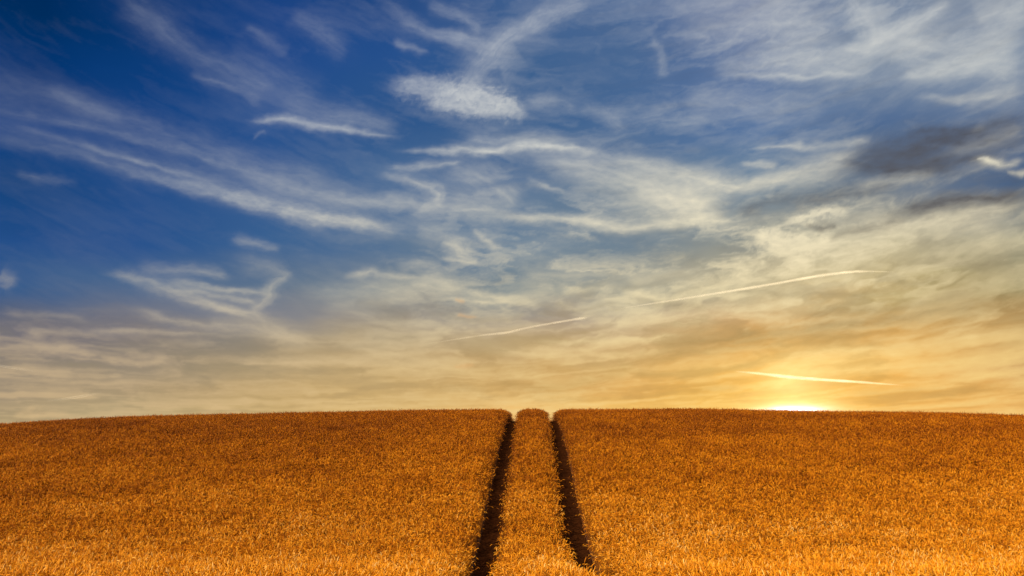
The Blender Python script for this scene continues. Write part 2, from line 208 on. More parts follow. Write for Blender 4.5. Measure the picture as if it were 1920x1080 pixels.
    ('gap', 0.4, [(12.25,22.85,0.46,0.4),(14.48,21.56,0.54,0.7),(15.98,21.4,0.46,0.5)]),
    ('gap', 0.4, [(1.09,30.63,1.16,0.4),(3.58,28.8,1.54,0.7),(6.86,27.58,1.54,0.75),(7.61,25.74,1.16,0.5)]),
    ('gap', 0.4, [(-17.02,15.53,0.54,0.4),(-13.99,15.16,0.92,0.75),(-10.15,15.53,0.92,0.8),(-7.81,15.8,0.54,0.4)]),
    ('gap', 0.4, [(-14.55,25.79,0.77,0.3),(-12.23,27.41,1.0,0.6),(-13.18,30.13,0.92,0.5)]),
    ('gap', 0.4, [(1.3,13.2,0.31,0.4),(3.23,11.83,0.39,0.6),(5.57,11.97,0.31,0.5)]),
    ('gap', 0.4, [(-18.21,11.2,0.31,0.4),(-16.71,10.54,0.46,0.6),(-14.46,9.7,0.39,0.5)]),
    ('gap', 0.4, [(-1.87,20.84,0.39,0.3),(0.17,20.83,0.31,0.5),(-4.7,20.05,0.39,0.4)]),
    ('peach', 0.4, [(-5.77,11.95,0.08,0.3),(-5.3,11.84,0.12,0.4),(-4.91,11.81,0.08,0.2)]),
    ('peach', 0.4, [(-5.44,10.96,0.12,0.3),(-4.58,10.86,0.12,0.4),(-3.88,10.83,0.08,0.2)]),
    ('peach', 0.4, [(-5.69,7.23,0.08,0.3),(-5.0,7.31,0.15,0.3),(-4.35,7.46,0.15,0.3),(-4.16,7.62,0.12,0.2)]),
]
SKY_COLUMNS = [
    (-34.62, [(2.81, 174, 155, 118), (4.38, 160, 143, 118), (5.97, 138, 127, 115), (7.56, 112, 109, 118), (9.16, 84, 97, 124), (10.76, 52, 90, 138), (13.65, 36, 78, 136), (17.46, 18, 66, 122), (20.59, 22, 66, 128), (24.58, 2, 52, 110), (27.55, 0, 44, 92), (31.83, 0, 40, 90)]),
    (-27.57, [(3.00, 184, 163, 122), (4.69, 172, 151, 118), (6.39, 154, 139, 118), (8.10, 130, 121, 118), (9.82, 96, 109, 134), (11.54, 68, 100, 140), (14.63, 40, 82, 140), (18.72, 34, 76, 134), (22.08, 22, 68, 130), (26.33, 8, 58, 118), (29.49, 6, 56, 116), (34.01, 0, 46, 100)]),
    (-19.55, [(3.17, 208, 177, 118), (4.95, 190, 161, 112), (6.75, 174, 153, 118), (8.56, 154, 141, 122), (10.38, 116, 123, 138), (12.20, 86, 110, 138), (15.48, 56, 96, 144), (19.81, 54, 90, 142), (23.36, 36, 80, 140), (27.84, 28, 72, 136), (31.15, 24, 66, 130), (35.89, 20, 60, 118)]),
    (-10.74, [(3.28, 226, 187, 118), (5.14, 208, 173, 112), (7.00, 196, 167, 118), (8.88, 182, 163, 130), (10.77, 156, 147, 134), (12.66, 120, 132, 140), (16.07, 74, 108, 146), (20.57, 66, 102, 146), (24.24, 46, 86, 138), (28.88, 38, 80, 140), (32.30, 32, 72, 130), (37.17, 26, 62, 118)]),
    (-1.46, [(3.32, 245, 196, 118), (5.20, 217, 174, 106), (7.09, 201, 164, 106), (9.00, 193, 168, 128), (10.91, 163, 152, 138), (12.83, 126, 138, 142), (16.28, 100, 126, 150), (20.84, 84, 112, 148), (24.56, 56, 94, 140), (29.25, 60, 96, 142), (32.71, 62, 94, 142), (37.63, 50, 82, 130)]),
    (7.82, [(3.28, 251, 198, 100), (5.14, 233, 178, 96), (7.00, 221, 174, 104), (8.88, 209, 174, 122), (10.77, 191, 168, 138), (12.66, 160, 158, 142), (16.07, 112, 130, 144), (20.57, 110, 130, 150), (24.24, 70, 104, 148), (28.88, 74, 104, 146), (32.30, 74, 104, 148), (37.17, 60, 92, 134)]),
    (16.63, [(3.17, 255, 200, 96), (4.95, 245, 186, 88), (6.75, 241, 184, 92), (8.56, 227, 172, 94), (10.38, 217, 174, 114), (12.20, 190, 176, 138), (15.48, 142, 146, 140), (19.81, 104, 130, 154), (23.36, 82, 114, 158), (27.84, 90, 114, 156), (31.15, 92, 112, 154), (35.89, 80, 106, 146)]),
    (24.65, [(3.00, 247, 186, 96), (4.69, 241, 178, 88), (6.39, 239, 182, 98), (8.10, 225, 172, 94), (9.82, 209, 162, 92), (11.54, 186, 166, 112), (14.63, 166, 158, 128), (18.72, 100, 118, 140), (22.08, 78, 106, 146), (26.33, 118, 136, 160), (29.49, 116, 134, 160), (34.01, 104, 122, 150)]),
    (31.70, [(2.81, 235, 176, 98), (4.38, 227, 170, 92), (5.97, 213, 170, 110), (7.56, 203, 164, 102), (9.16, 181, 146, 92), (10.76, 148, 136, 96), (13.65, 150, 148, 126), (17.46, 70, 96, 130), (20.59, 90, 112, 146), (24.58, 120, 138, 162), (27.55, 118, 134, 158), (31.83, 108, 126, 152)]),
]
CONTRAILS = [
    ('long pale aircraft contrail rising gently to the right across the creamy cloud', 5.5, 0.7, [(5.93, 11.2, 0.0), (9.0, 11.57, 0.5), (12.78, 12.0, 0.75), (16.8, 12.42, 0.95), (20.34, 12.8, 1), (22.71, 12.87, 0.9), (24.96, 12.57, 0.0)]),
    ('short bright aircraft contrail just above the setting sun', 7.5, 1.0, [(14.1, 6.62, 0), (15.68, 6.42, 0.7), (17.75, 6.09, 1), (19.76, 5.84, 0.8), (22.04, 5.6, 0.7), (24.85, 5.24, 0.0)]),
    ('thin broken aircraft contrail rising to the right over the middle of the field', 5, 0.6, [(-8.02, 8.71, 0.0), (-5.72, 9.09, 0.35), (-3.6, 9.45, 0.6), (-1.85, 9.61, 1), (-0.29, 9.99, 0.8), (1.65, 10.32, 0.7), (3.79, 10.64, 0.9), (4.07, 10.67, 0)]),
    ('faint short aircraft contrail at the left edge, sloping down to the right', 5, 0.35, [(-36.72, 6.36, 0.6), (-34.29, 6.1, 0.8), (-33.16, 5.98, 0.7), (-32.01, 5.82, 0)]),
    ('faint short aircraft contrail low at the left, just above the wheat', 5, 0.28, [(-31.81, 4.07, 0), (-30.68, 4.28, 0.7), (-29.67, 4.49, 1), (-28.5, 4.8, 0)]),
]
SUN_AZ, SUN_EL = 17.83, 3.56

# ------------------------------------------------------------------ helpers
def lin(c):
    c = c / 255.0
    return c / 12.92 if c <= 0.04045 else ((c + 0.055) / 1.055) ** 2.4

def rgb(r, g, b):
    return (lin(r), lin(g), lin(b), 1.0)

def tag(o, label=None, cat=None, group=None, kind=None):
    if label: o['label'] = label
    if cat: o['category'] = cat
    if group: o['group'] = group
    if kind: o['kind'] = kind
    return o

def mesh_obj(name, verts, faces, mat, link=True, smooth=False):
    me = bpy.data.meshes.new(name)
    verts = np.asarray(verts, dtype=np.float32)
    me.vertices.add(len(verts))
    me.vertices.foreach_set('co', verts.ravel())
    if isinstance(faces, np.ndarray):
        n, k = faces.shape
        me.loops.add(n * k)
        me.loops.foreach_set('vertex_index', faces.astype(np.int32).ravel())
        me.polygons.add(n)
        me.polygons.foreach_set('loop_start', np.arange(0, n * k, k, dtype=np.int32))
    me.update(calc_edges=True)
    me.validate()
    if smooth:
        me.polygons.foreach_set('use_smooth', np.ones(len(me.polygons), dtype=bool))
    if mat:
        me.materials.append(mat)
    o = bpy.data.objects.new(name, me)
    if link:
        coll.objects.link(o)
    return o

def grid_faces(nx, ny, off=0):
    i = np.arange(nx - 1)[None, :] + np.arange(ny - 1)[:, None] * nx + off
    i = i.ravel()
    return np.stack([i, i + 1, i + 1 + nx, i + nx], 1)

_perm = np.random.RandomState(7).permutation(4096)
_gr = np.random.RandomState(3).uniform(0, 2 * np.pi, 4096)
_gx, _gy = np.cos(_gr), np.sin(_gr)
def noise(x, y, seed=0):
    x = np.asarray(x, float) + seed * 17.31; y = np.asarray(y, float) - seed * 9.77
    xi = np.floor(x).astype(int); yi = np.floor(y).astype(int)
    fx, fy = x - xi, y - yi
    u = fx * fx * fx * (fx * (fx * 6 - 15) + 10); v = fy * fy * fy * (fy * (fy * 6 - 15) + 10)
    def g(a, b, dx, dy):
        h = _perm[(_perm[a & 4095] + b) & 4095]
        return _gx[h] * dx + _gy[h] * dy
    n00 = g(xi, yi, fx, fy); n10 = g(xi + 1, yi, fx - 1, fy)
    n01 = g(xi, yi + 1, fx, fy - 1); n11 = g(xi + 1, yi + 1, fx - 1, fy - 1)
    return ((n00 * (1 - u) + n10 * u) * (1 - v) + (n01 * (1 - u) + n11 * u) * v) * 1.5

def fbm(x, y, seed=0, octv=4, gain=0.5):
    s = 0; a = 1; t = 0
    for k in range(octv):
        s = s + a * noise(x * 2 ** k, y * 2 ** k, seed + k * 5)
        t += a; a *= gain
    return s / t

def sstep(a, b, x):
    t = np.clip((x - a) / (b - a), 0, 1)
    return t * t * (3 - 2 * t)

def new_mat(name):
    m = bpy.data.materials.new(name)
    m.use_nodes = True
    m.node_tree.nodes.clear()
    return m, m.node_tree.nodes, m.node_tree.links

def N(ns, kind, **kw):
    n = ns.new(kind)
    for k, v in kw.items():
        setattr(n, k, v)
    return n

def math_node(ns, ln, op, a, b=None, c=None, clamp=False):
    n = ns.new('ShaderNodeMath'); n.operation = op; n.use_clamp = clamp
    for i, v in enumerate((a, b, c)):
        if v is None: continue
        if isinstance(v, (int, float)): n.inputs[i].default_value = v
        else: ln.new(v, n.inputs[i])
    return n.outputs[0]

def mix_col(ns, ln, f, a, b, blend='MIX'):
    n = ns.new('ShaderNodeMix'); n.data_type = 'RGBA'; n.blend_type = blend
    for s, v in ((0, f), (6, a), (7, b)):
        if isinstance(v, (int, float)): n.inputs[s].default_value = v
        elif isinstance(v, tuple): n.inputs[s].default_value = v
        else: ln.new(v, n.inputs[s])
    return n.outputs[2]

def ramp(ns, ln, fac, stops, interp='LINEAR'):
    n = ns.new('ShaderNodeValToRGB'); cr = n.color_ramp; cr.interpolation = interp
    while len(cr.elements) > 1: cr.elements.remove(cr.elements[-1])
    for i, (p, c) in enumerate(stops):
        el = cr.elements[0] if i == 0 else cr.elements.new(p)
        el.position = p; el.color = c
    ln.new(fac, n.inputs[0])
    return n.outputs[0]

# ------------------------------------------------------------------ terrain
# crop-top height (relative to the eye) against distance, along the tramline
_py = np.array([-30, 0, 4, 7, 9.8, 11.8, 13.8, 16.9, 19.4, 22.4, 26.5, 31.6, 35.0, 39.0, 42, 46, 52, 60, 80, 140, 400, 3000, 14000])
_pz = np.array([-1.5, -1.40, -1.30, -1.20, -1.24, -1.37, -1.54, -1.42, -.93, -.31, .66, 1.70, 2.30, 2.80, 3.00, 3.05, 2.9, 2.4, .5, -6, -30, -120, -400])
_fy = np.arange(-30, 140, 0.1)
_k = np.exp(-0.5 * (np.arange(-30, 31) * 0.1 / 1.1) ** 2); _k /= _k.sum()
_fz = np.convolve(np.pad(np.interp(_fy, _py, _pz), 30, mode='edge'), _k, 'valid')

def top_height(x, y):
    z = np.where(y < 138, np.interp(y, _fy, _fz), np.interp(y, _py, _pz))
    drop = np.where(x < 0, 0.00092 * x * x, 0.00050 * x * x)
    drop = np.where(np.abs(x) > 60, np.where(x < 0, 3.3 + (np.abs(x) - 60) * .05, 1.8 + (np.abs(x) - 60) * .04), drop)
    drop = drop * sstep(14, 36, y)
    und = 0.10 * noise(x / 9.0, y / 9.0, 2) * sstep(3, 9, np.abs(x))
    hump = 0.045 * sstep(0.2, 1.2, x) * sstep(6.5, 9, y) * (1 - sstep(10.5, 13, y))     # slight rise right of the strip
    return z - drop + und + hump

def ground_height(x, y):
    return top_height(x, y) - CROP

TRACK_X = 0.935          # tramline centres either side of the middle strip
TRACK_W = 0.50
def track_centre(y):
    return 0.22 * (1 - sstep(9.0, 16.5, y)) + 0.03 * noise(y / 3.0, y * 0, 4)

# ground: one sheet, fine near, coarse to the horizon
xs = np.concatenate([-np.geomspace(14000, 45, 26)[:-1], np.arange(-45, 45.01, 0.75), np.geomspace(45, 14000, 26)[1:]])
ys = np.concatenate([-np.geomspace(14000, 20, 20)[:-1], np.arange(-20, 64, 0.6), np.geomspace(64.2, 14000, 30)])
gx, gy = np.meshgrid(xs, ys)
gz = ground_height(gx, gy)
m, ns, ln = new_mat('field_soil')
out = N(ns, 'ShaderNodeOutputMaterial'); bs = N(ns, 'ShaderNodeBsdfPrincipled')
bs.inputs['Roughness'].default_value = 1.0
bs.inputs['Specular IOR Level'].default_value = 0.1
tc = N(ns, 'ShaderNodeTexCoord')
n1 = N(ns, 'ShaderNodeTexNoise'); n1.inputs['Scale'].default_value = 9; n1.inputs['Detail'].default_value = 8
ln.new(tc.outputs['Object'], n1.inputs['Vector'])
c = ramp(ns, ln, n1.outputs[0], [(0.3, (0.025, 0.008, 0.003, 1)), (0.7, (0.06, 0.02, 0.008, 1))])
ln.new(c, bs.inputs['Base Color']); ln.new(bs.outputs[0], out.inputs[0])
soil = m
ground = mesh_obj('ground', np.stack([gx, gy, gz], -1).reshape(-1, 3), grid_faces(len(xs), len(ys)), soil, smooth=True)
tag(ground, 'bare brown soil of the hillside under the wheat', kind='structure')

# wheel ruts: two strips of packed soil lying on the ground
ms, ns, ln = new_mat('packed_soil')
out = N(ns, 'ShaderNodeOutputMaterial'); bs = N(ns, 'ShaderNodeBsdfPrincipled')
bs.inputs['Roughness'].default_value = 1.0
bs.inputs['Specular IOR Level'].default_value = 0.0
tc = N(ns, 'ShaderNodeTexCoord')
n1 = N(ns, 'ShaderNodeTexNoise'); n1.inputs['Scale'].default_value = 14; n1.inputs['Detail'].default_value = 8
ln.new(tc.outputs['Object'], n1.inputs['Vector'])
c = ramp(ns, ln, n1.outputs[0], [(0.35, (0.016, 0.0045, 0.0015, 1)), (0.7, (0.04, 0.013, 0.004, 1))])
ln.new(c, bs.inputs['Base Color']); ln.new(bs.outputs[0], out.inputs[0])
ty = np.arange(2, 60, 0.2)
for side in (-1, 1):
    us = np.linspace(-TRACK_W / 2, TRACK_W / 2, 7)
    Y = ty[:, None] + us[None, :] * 0
    X = side * TRACK_X + (track_centre(ty) + (0.14 * (1 - sstep(9.0, 13.0, ty)) if side > 0 else 0))[:, None] + us[None, :]
    base_grid = np.interp(Y.ravel(), ys, np.arange(len(ys)))
    # height of the ground sheet itself (bilinear between its rows), a little above it
    def sheet(x, y):
        ix = np.clip(np.searchsorted(xs, x) - 1, 0, len(xs) - 2); iy = np.clip(np.searchsorted(ys, y) - 1, 0, len(ys) - 2)
        fx = (x - xs[ix]) / (xs[ix + 1] - xs[ix]); fy = (y - ys[iy]) / (ys[iy + 1] - ys[iy])
        return (gz[iy, ix] * (1 - fx) + gz[iy, ix + 1] * fx) * (1 - fy) + (gz[iy + 1, ix] * (1 - fx) + gz[iy + 1, ix + 1] * fx) * fy
    Z = sheet(X.ravel(), Y.ravel()).reshape(X.shape) + 0.008 + 0.012 * (np.abs(us)[None, :] / (TRACK_W / 2)) ** 2
    r = mesh_obj('wheel_track', np.stack([X, Y, Z], -1).reshape(-1, 3), grid_faces(7, len(ty)), ms, smooth=True)
    tag(r, ('left' if side < 0 else 'right') + ' wheel track of dark packed soil running up through the wheat', kind='structure')

# ------------------------------------------------------------------ sky dome
DOME_R = 16000.0
az = np.concatenate([np.arange(-180, -44, 2.0), np.arange(-44, 44, 0.085), np.arange(44, 180.1, 2.0)])
el = np.concatenate([np.arange(-6, -0.5, 0.8), np.arange(-0.5, 38, 0.085), np.arange(38, 89, 1.5), [89.9]])
AZ, EL = np.meshgrid(az, el)
ca = np.cos(np.radians(EL))
dome_v = np.stack([np.sin(np.radians(AZ)) * ca, np.cos(np.radians(AZ)) * ca, np.sin(np.radians(EL))], -1).reshape(-1, 3) * DOME_R

def cloud_field(U, V):
    """white, dark and peach cloud density over azimuth U and elevation V (degrees)"""
    wu = 0.55 * fbm(U / 3.0, V / 1.5, 11, 3) + 0.16 * fbm(U / 0.6, V / 0.35, 12, 3)
    wv = 0.34 * fbm(U / 3.0, V / 1.5, 13, 3) + 0.10 * fbm(U / 0.6, V / 0.35, 14, 3)
    u0, v0 = U + wu, V + wv
    clear = {'white': np.ones_like(U), 'dark': np.ones_like(U), 'peach': np.ones_like(U), 'gap': np.ones_like(U)}
    for si, (kind, fib, pts) in enumerate(SKY_STROKES):
        p = np.array(pts, float)
        # catmull-rom resampling of the stroke's spine
        q = []
        n = len(p)
        for i in range(n - 1):
            p0, p1, p2, p3 = p[max(i - 1, 0)], p[i], p[i + 1], p[min(i + 2, n - 1)]
            for t in np.linspace(0, 1, 5)[:-1]:
                q.append(0.5 * ((2 * p1) + (p2 - p0) * t + (2 * p0 - 5 * p1 + 4 * p2 - p3) * t * t + (3 * p1 - p0 - 3 * p2 + p3) * t ** 3))
        q.append(p[-1]); q = np.array(q)
        wmax = q[:, 2].max() * 2.3
        msk = (u0 > q[:, 0].min() - wmax) & (u0 < q[:, 0].max() + wmax) & (v0 > q[:, 1].min() - wmax) & (v0 < q[:, 1].max() + wmax)
        if not msk.any(): continue
        x, y = u0[msk], v0[msk]
        best = np.full(x.shape, 1e9); bs_ = np.zeros_like(x); bt = np.zeros_like(x); bw = np.ones_like(x); ba = np.zeros_like(x)
        s = 0
        for i in range(len(q) - 1):
            dx, dy = q[i + 1, 0] - q[i, 0], q[i + 1, 1] - q[i, 1]
            L = math.hypot(dx, dy) + 1e-6
            tt = np.clip(((x - q[i, 0]) * dx + (y - q[i, 1]) * dy) / L ** 2, 0, 1)
            ex, ey = x - q[i, 0] - tt * dx, y - q[i, 1] - tt * dy
            d = np.hypot(ex, ey)
            w = q[i, 2] * (1 - tt) + q[i + 1, 2] * tt
            c = d / w < best
            best = np.where(c, d / w, best)
            sg = np.sign(dx * ey - dy * ex)
            bt = np.where(c, d * sg, bt); bs_ = np.where(c, s + tt * L, bs_); bw = np.where(c, w, bw)
            ba = np.where(c, q[i, 3] * (1 - tt) + q[i + 1, 3] * tt, ba)
            s += L
        wm = q[:, 2].mean()
        if fib >= 0:
            n1 = fbm(bs_ / (1.3 + 2.0 * wm) , bt / (0.2 + 0.3 * wm), 20 + si, 5, 0.62)
            n2 = fbm(bs_ / 0.9, bt / 0.22, 60 + si, 3, 0.6)
        else:
            n1 = fbm(x / 0.9, y / 0.55, 20 + si, 5, 0.62)
            n2 = fbm(x / 0.45, y / 0.3, 60 + si, 4, 0.6)
        f = abs(fib)
        r = best + 0.30 * n2 + 0.25 * n1
        r = np.maximum(r, 0)
        endf = sstep(-0.01, 0.16, bs_ / s) * sstep(-0.01, 0.16, 1 - bs_ / s)
        prof = np.exp(-(r ** 1.8) * 0.95) if fib >= 0 else np.exp(-((best + 0.75 * n2 + 1.15 * n1).clip(0) ** 1.9) * 0.9)
        dens = ba * prof * (0.1 + 0.9 * endf) * np.clip(1 + 1.35 * f * n1, 0.1, 1.8)
        clear[kind][msk] *= 1 - np.clip(dens, 0, 0.96)
    white, dark, peach = 1 - clear['white'], 1 - clear['dark'], 1 - clear['peach']
    # thin fibrous veil over the whole sky; it leans down to the right on the left, up to the right on the right
    Uc = np.clip(U, -60, 60)
    vv = V - (0.0042 * Uc * Uc - 0.06 * Uc)
    q1 = 0.9 * fbm(U / 4.5, vv / 1.6, 101, 4); q2 = 0.45 * fbm(U / 4.5, vv / 1.6, 102, 4)
    veil = fbm(U / 8.0 + q1, vv / 1.3 + 1.6 * q2, 91, 6, 0.6)
    fine = fbm(U / 3.2 + q1, vv / 0.42 + 2 * q2, 92, 5, 0.62)
    soft = fbm(U / 9.0, V / 4.5, 93, 4)
    amt = 0.03 + 0.12 * sstep(-26, 6, U)
    veil_w = np.clip(amt * (0.45 + 1.9 * veil + 0.35 * fine + 1.5 * soft), 0, 0.5)
    # broken cream masses right of the middle, feathery at their edges
    ms_ = fbm(U / 5.0 + 1.4 * q1, vv / 1.7 + 2.0 * q2, 111, 7, 0.6)
    reg = np.exp(-((U - 16) / 15) ** 2) * np.exp(-((V - 13.5) / 4.5) ** 2) + 0.45 * np.exp(-((U - 22) / 12) ** 2) * np.exp(-((V - 29) / 3.5) ** 2) + 0.35 * np.exp(-((U - 0) / 10) ** 2) * np.exp(-((V - 15) / 5) ** 2)
    mass = np.clip(reg, 0, 1) * 0.75 * sstep(-0.12, 0.42, ms_)
    mdark = np.clip(reg, 0, 1) * 0.30 * sstep(-0.05, 0.40, -ms_) * sstep(4, 16, U)
    # layered bands low over the horizon, flattened by distance
    right_ = sstep(-20, -2, U)
    lo = sstep(10.8, 7.0, V) * (1 - right_) + sstep(16.5, 9.5, V) * right_
    hz = np.clip(V - 2.5, 0.3, 30)
    bx, by = U / 10.0 + 0.6 * q1, 2.6 * np.log(hz + 1.0) - 0.045 * np.clip(U, 0, 60) + 0.02 * np.clip(-U, 0, 60)
    band = fbm(bx, by * 1.5 + 0.9 * q2, 121, 6, 0.55)
    band2 = fbm(bx * 1.3, by * 3.6 + 1.5 * q2, 122, 5, 0.55)
    puff = fbm(U / 1.6, V / 0.8, 123, 5, 0.6)
    sides = 0.80 + 0.2 * sstep(-20, -5, U) - 0.22 * sstep(0, 14, U)
    bw_ = lo * sides * np.clip(0.12 + 1.05 * band + 0.7 * band2 + 0.15 * puff, 0, 0.6)
    bd_ = lo * np.clip(0.01 - 1.0 * band - 0.4 * band2 + 0.1 * puff, 0, 0.40)
    white = 1 - (1 - white) * (1 - veil_w) * (1 - mass) * (1 - bw_)
    dark = 1 - (1 - dark) * (1 - bd_) * (1 - mdark) * (1 - np.clip(sstep(-30, 25, U) * 0.16 * (-0.1 + 1.5 * fbm(U / 5.5, vv / 0.7, 95, 4)), 0, 0.4))
    white = white * clear['gap']; dark = dark * clear['gap'] * (1 - 0.85 * sstep(0.35, 0.8, 1 - clear['white']))
    # beyond the photographed part the same cirrus simply goes on
    outer = np.maximum(sstep(44, 60, np.abs(U)), sstep(36, 50, V))
    gen = np.clip(0.25 + 1.4 * fbm(U / 14.0, V / 4.0, 97, 4), 0, 0.6)
    white = white * (1 - outer) + gen * outer
    return white, dark, peach

w_, d_, p_ = cloud_field(AZ.ravel(), EL.ravel())
ms, ns, ln = new_mat('evening_sky')
out = N(ns, 'ShaderNodeOutputMaterial'); em = N(ns, 'ShaderNodeEmission')
tc = N(ns, 'ShaderNodeTexCoord')
sep = N(ns, 'ShaderNodeSeparateXYZ')
nv = N(ns, 'ShaderNodeVectorMath', operation='NORMALIZE')
ln.new(tc.outputs['Object'], nv.inputs[0]); ln.new(nv.outputs[0], sep.inputs[0])
azr = math_node(ns, ln, 'ARCTAN2', sep.outputs[0], sep.outputs[1])
azd = math_node(ns, ln, 'MULTIPLY', azr, 180 / math.pi)
eld = math_node(ns, ln, 'MULTIPLY', math_node(ns, ln, 'ARCSINE', sep.outputs[2]), 180 / math.pi)
# slow wobble so the tone bands are not ruled lines
wob = N(ns, 'ShaderNodeTexNoise'); wob.inputs['Scale'].default_value = 5.0; wob.inputs['Detail'].default_value = 5
mp = N(ns, 'ShaderNodeMapping'); mp.inputs['Scale'].default_value = (1, 1, 3.5)
ln.new(nv.outputs[0], mp.inputs[0]); ln.new(mp.outputs[0], wob.inputs['Vector'])
wo = math_node(ns, ln, 'MULTIPLY', math_node(ns, ln, 'SUBTRACT', wob.outputs[0], 0.5), 4.0)
elw = math_node(ns, ln, 'ADD', eld, wo)
E0, E1 = -2.0, 40.0
ef = math_node(ns, ln, 'DIVIDE', math_node(ns, ln, 'SUBTRACT', elw, E0), E1 - E0, clamp=True)
cur = None; paz = None
for caz, stops in SKY_COLUMNS:
    col = ramp(ns, ln, ef, [(min(max((e_ - E0) / (E1 - E0), 0), 1), rgb(r_, g_, b_)) for e_, r_, g_, b_ in stops])
    if cur is None:
        cur = col
    else:
        mr = N(ns, 'ShaderNodeMapRange'); mr.interpolation_type = 'LINEAR'
        ln.new(azd, mr.inputs[0]); mr.inputs[1].default_value = paz; mr.inputs[2].default_value = caz
        cur = mix_col(ns, ln, mr.outputs[0], cur, col)
    paz = caz
att = N(ns, 'ShaderNodeAttribute', attribute_name='cloud_density')
sa = N(ns, 'ShaderNodeSeparateColor'); ln.new(att.outputs['Color'], sa.inputs[0])
# fine grain breaking up the cloud edges
fn = N(ns, 'ShaderNodeTexNoise'); fn.inputs['Scale'].default_value = 55; fn.inputs['Detail'].default_value = 6
mp2 = N(ns, 'ShaderNodeMapping'); mp2.inputs['Scale'].default_value = (1, 1, 2.6)
ln.new(nv.outputs[0], mp2.inputs[0]); ln.new(mp2.outputs[0], fn.inputs['Vector'])
gr = math_node(ns, ln, 'ADD', math_node(ns, ln, 'MULTIPLY', fn.outputs[0], 0.7), 0.65)
wd = math_node(ns, ln, 'MULTIPLY', sa.outputs[0], gr, clamp=True)
dd = math_node(ns, ln, 'MULTIPLY', sa.outputs[1], gr, clamp=True)
ef2 = math_node(ns, ln, 'DIVIDE', math_node(ns, ln, 'SUBTRACT', eld, E0), E1 - E0, clamp=True)
def er(stops): return [((e_ - E0) / (E1 - E0), rgb(*c_)) for e_, c_ in stops]
wl = ramp(ns, ln, ef2, er([(3, (222, 188, 138)), (7, (210, 184, 146)), (12, (188, 184, 172)), (18, (180, 184, 186)), (25, (176, 182, 192)), (33, (165, 175, 195))]))
wr = ramp(ns, ln, ef2, er([(3, (255, 222, 140)), (7, (250, 216, 140)), (11, (242, 222, 172)), (17, (238, 227, 196)), (24, (204, 206, 202)), (33, (192, 196, 200))]))
mr = N(ns, 'ShaderNodeMapRange'); ln.new(azd, mr.inputs[0]); mr.inputs[1].default_value = -24; mr.inputs[2].default_value = 12
wc = mix_col(ns, ln, mr.outputs[0], wl, wr)
cur = mix_col(ns, ln, wd, cur, wc)
dc = ramp(ns, ln, ef2, er([(3, (196, 150, 82)), (7, (176, 142, 80)), (12, (142, 128, 98)), (17, (92, 92, 96)), (24, (74, 82, 100)), (33, (84, 94, 120))]))
dl = ramp(ns, ln, ef2, er([(3, (164, 140, 104)), (7, (138, 128, 106)), (10, (104, 110, 116)), (14, (62, 88, 128)), (33, (40, 74, 126))]))
mr = N(ns, 'ShaderNodeMapRange'); ln.new(azd, mr.inputs[0]); mr.inputs[1].default_value = -22; mr.inputs[2].default_value = 2
cur = mix_col(ns, ln, dd, cur, mix_col(ns, ln, mr.outputs[0], dl, dc))
cur = mix_col(ns, ln, sa.outputs[2], cur, rgb(232, 178, 116))
# glow of the sun just under the crest
def gauss(sx, sy, dy=0.0):
    ax = math_node(ns, ln, 'DIVIDE', math_node(ns, ln, 'SUBTRACT', azd, SUN_AZ), sx)
    ay = math_node(ns, ln, 'DIVIDE', math_node(ns, ln, 'SUBTRACT', eld, SUN_EL + dy), sy)
    q = math_node(ns, ln, 'ADD', math_node(ns, ln, 'MULTIPLY', ax, ax), math_node(ns, ln, 'MULTIPLY', ay, ay))
    return math_node(ns, ln, 'EXPONENT', math_node(ns, ln, 'MULTIPLY', q, -1))
for sx, sy, dy, col in ((1.5, 0.24, 0.28, (1.2, 1.3, 2.0, 1)), (2.3, 0.5, 0.3, (0.35, 0.32, 0.25, 1)), (1.8, 0.9, 2.0, (0.13, 0.12, 0.07, 1)), (2.8, 0.85, 0.4, (0.34, 0.25, 0.09, 1)), (2.6, 2.4, 1.3, (0.20, 0.15, 0.06, 1)), (7.0, 2.2, 2.6, (0.10, 0.055, 0.0, 1))):
    g = math_node(ns, ln, 'MULTIPLY', gauss(sx, sy, dy), math_node(ns, ln, 'ADD', math_node(ns, ln, 'MULTIPLY', fn.outputs[0], 0.5), 0.75))
    cur = mix_col(ns, ln, g, cur, mix_col(ns, ln, 1.0, cur, col, 'ADD'))
ln.new(cur, em.inputs[0]); em.inputs[1].default_value = 0.607    # balances the camera exposure of +0.72
ln.new(em.outputs[0], out.inputs[0])
ms.cycles.emission_sampling = 'NONE'
sky = mesh_obj('sky', dome_v, grid_faces(len(az), len(el)), ms, smooth=True)
ca_ = sky.data.attributes.new('cloud_density', 'FLOAT_COLOR', 'POINT')
ca_.data.foreach_set('color', np.stack([w_, d_, p_, np.ones_like(w_)], -1).astype(np.float32).ravel())
sky.visible_shadow = False            # air casts no shadow: the sun shines through it
tag(sky, 'blue evening sky with streaky cirrus, golden towards the setting sun', kind='structure')

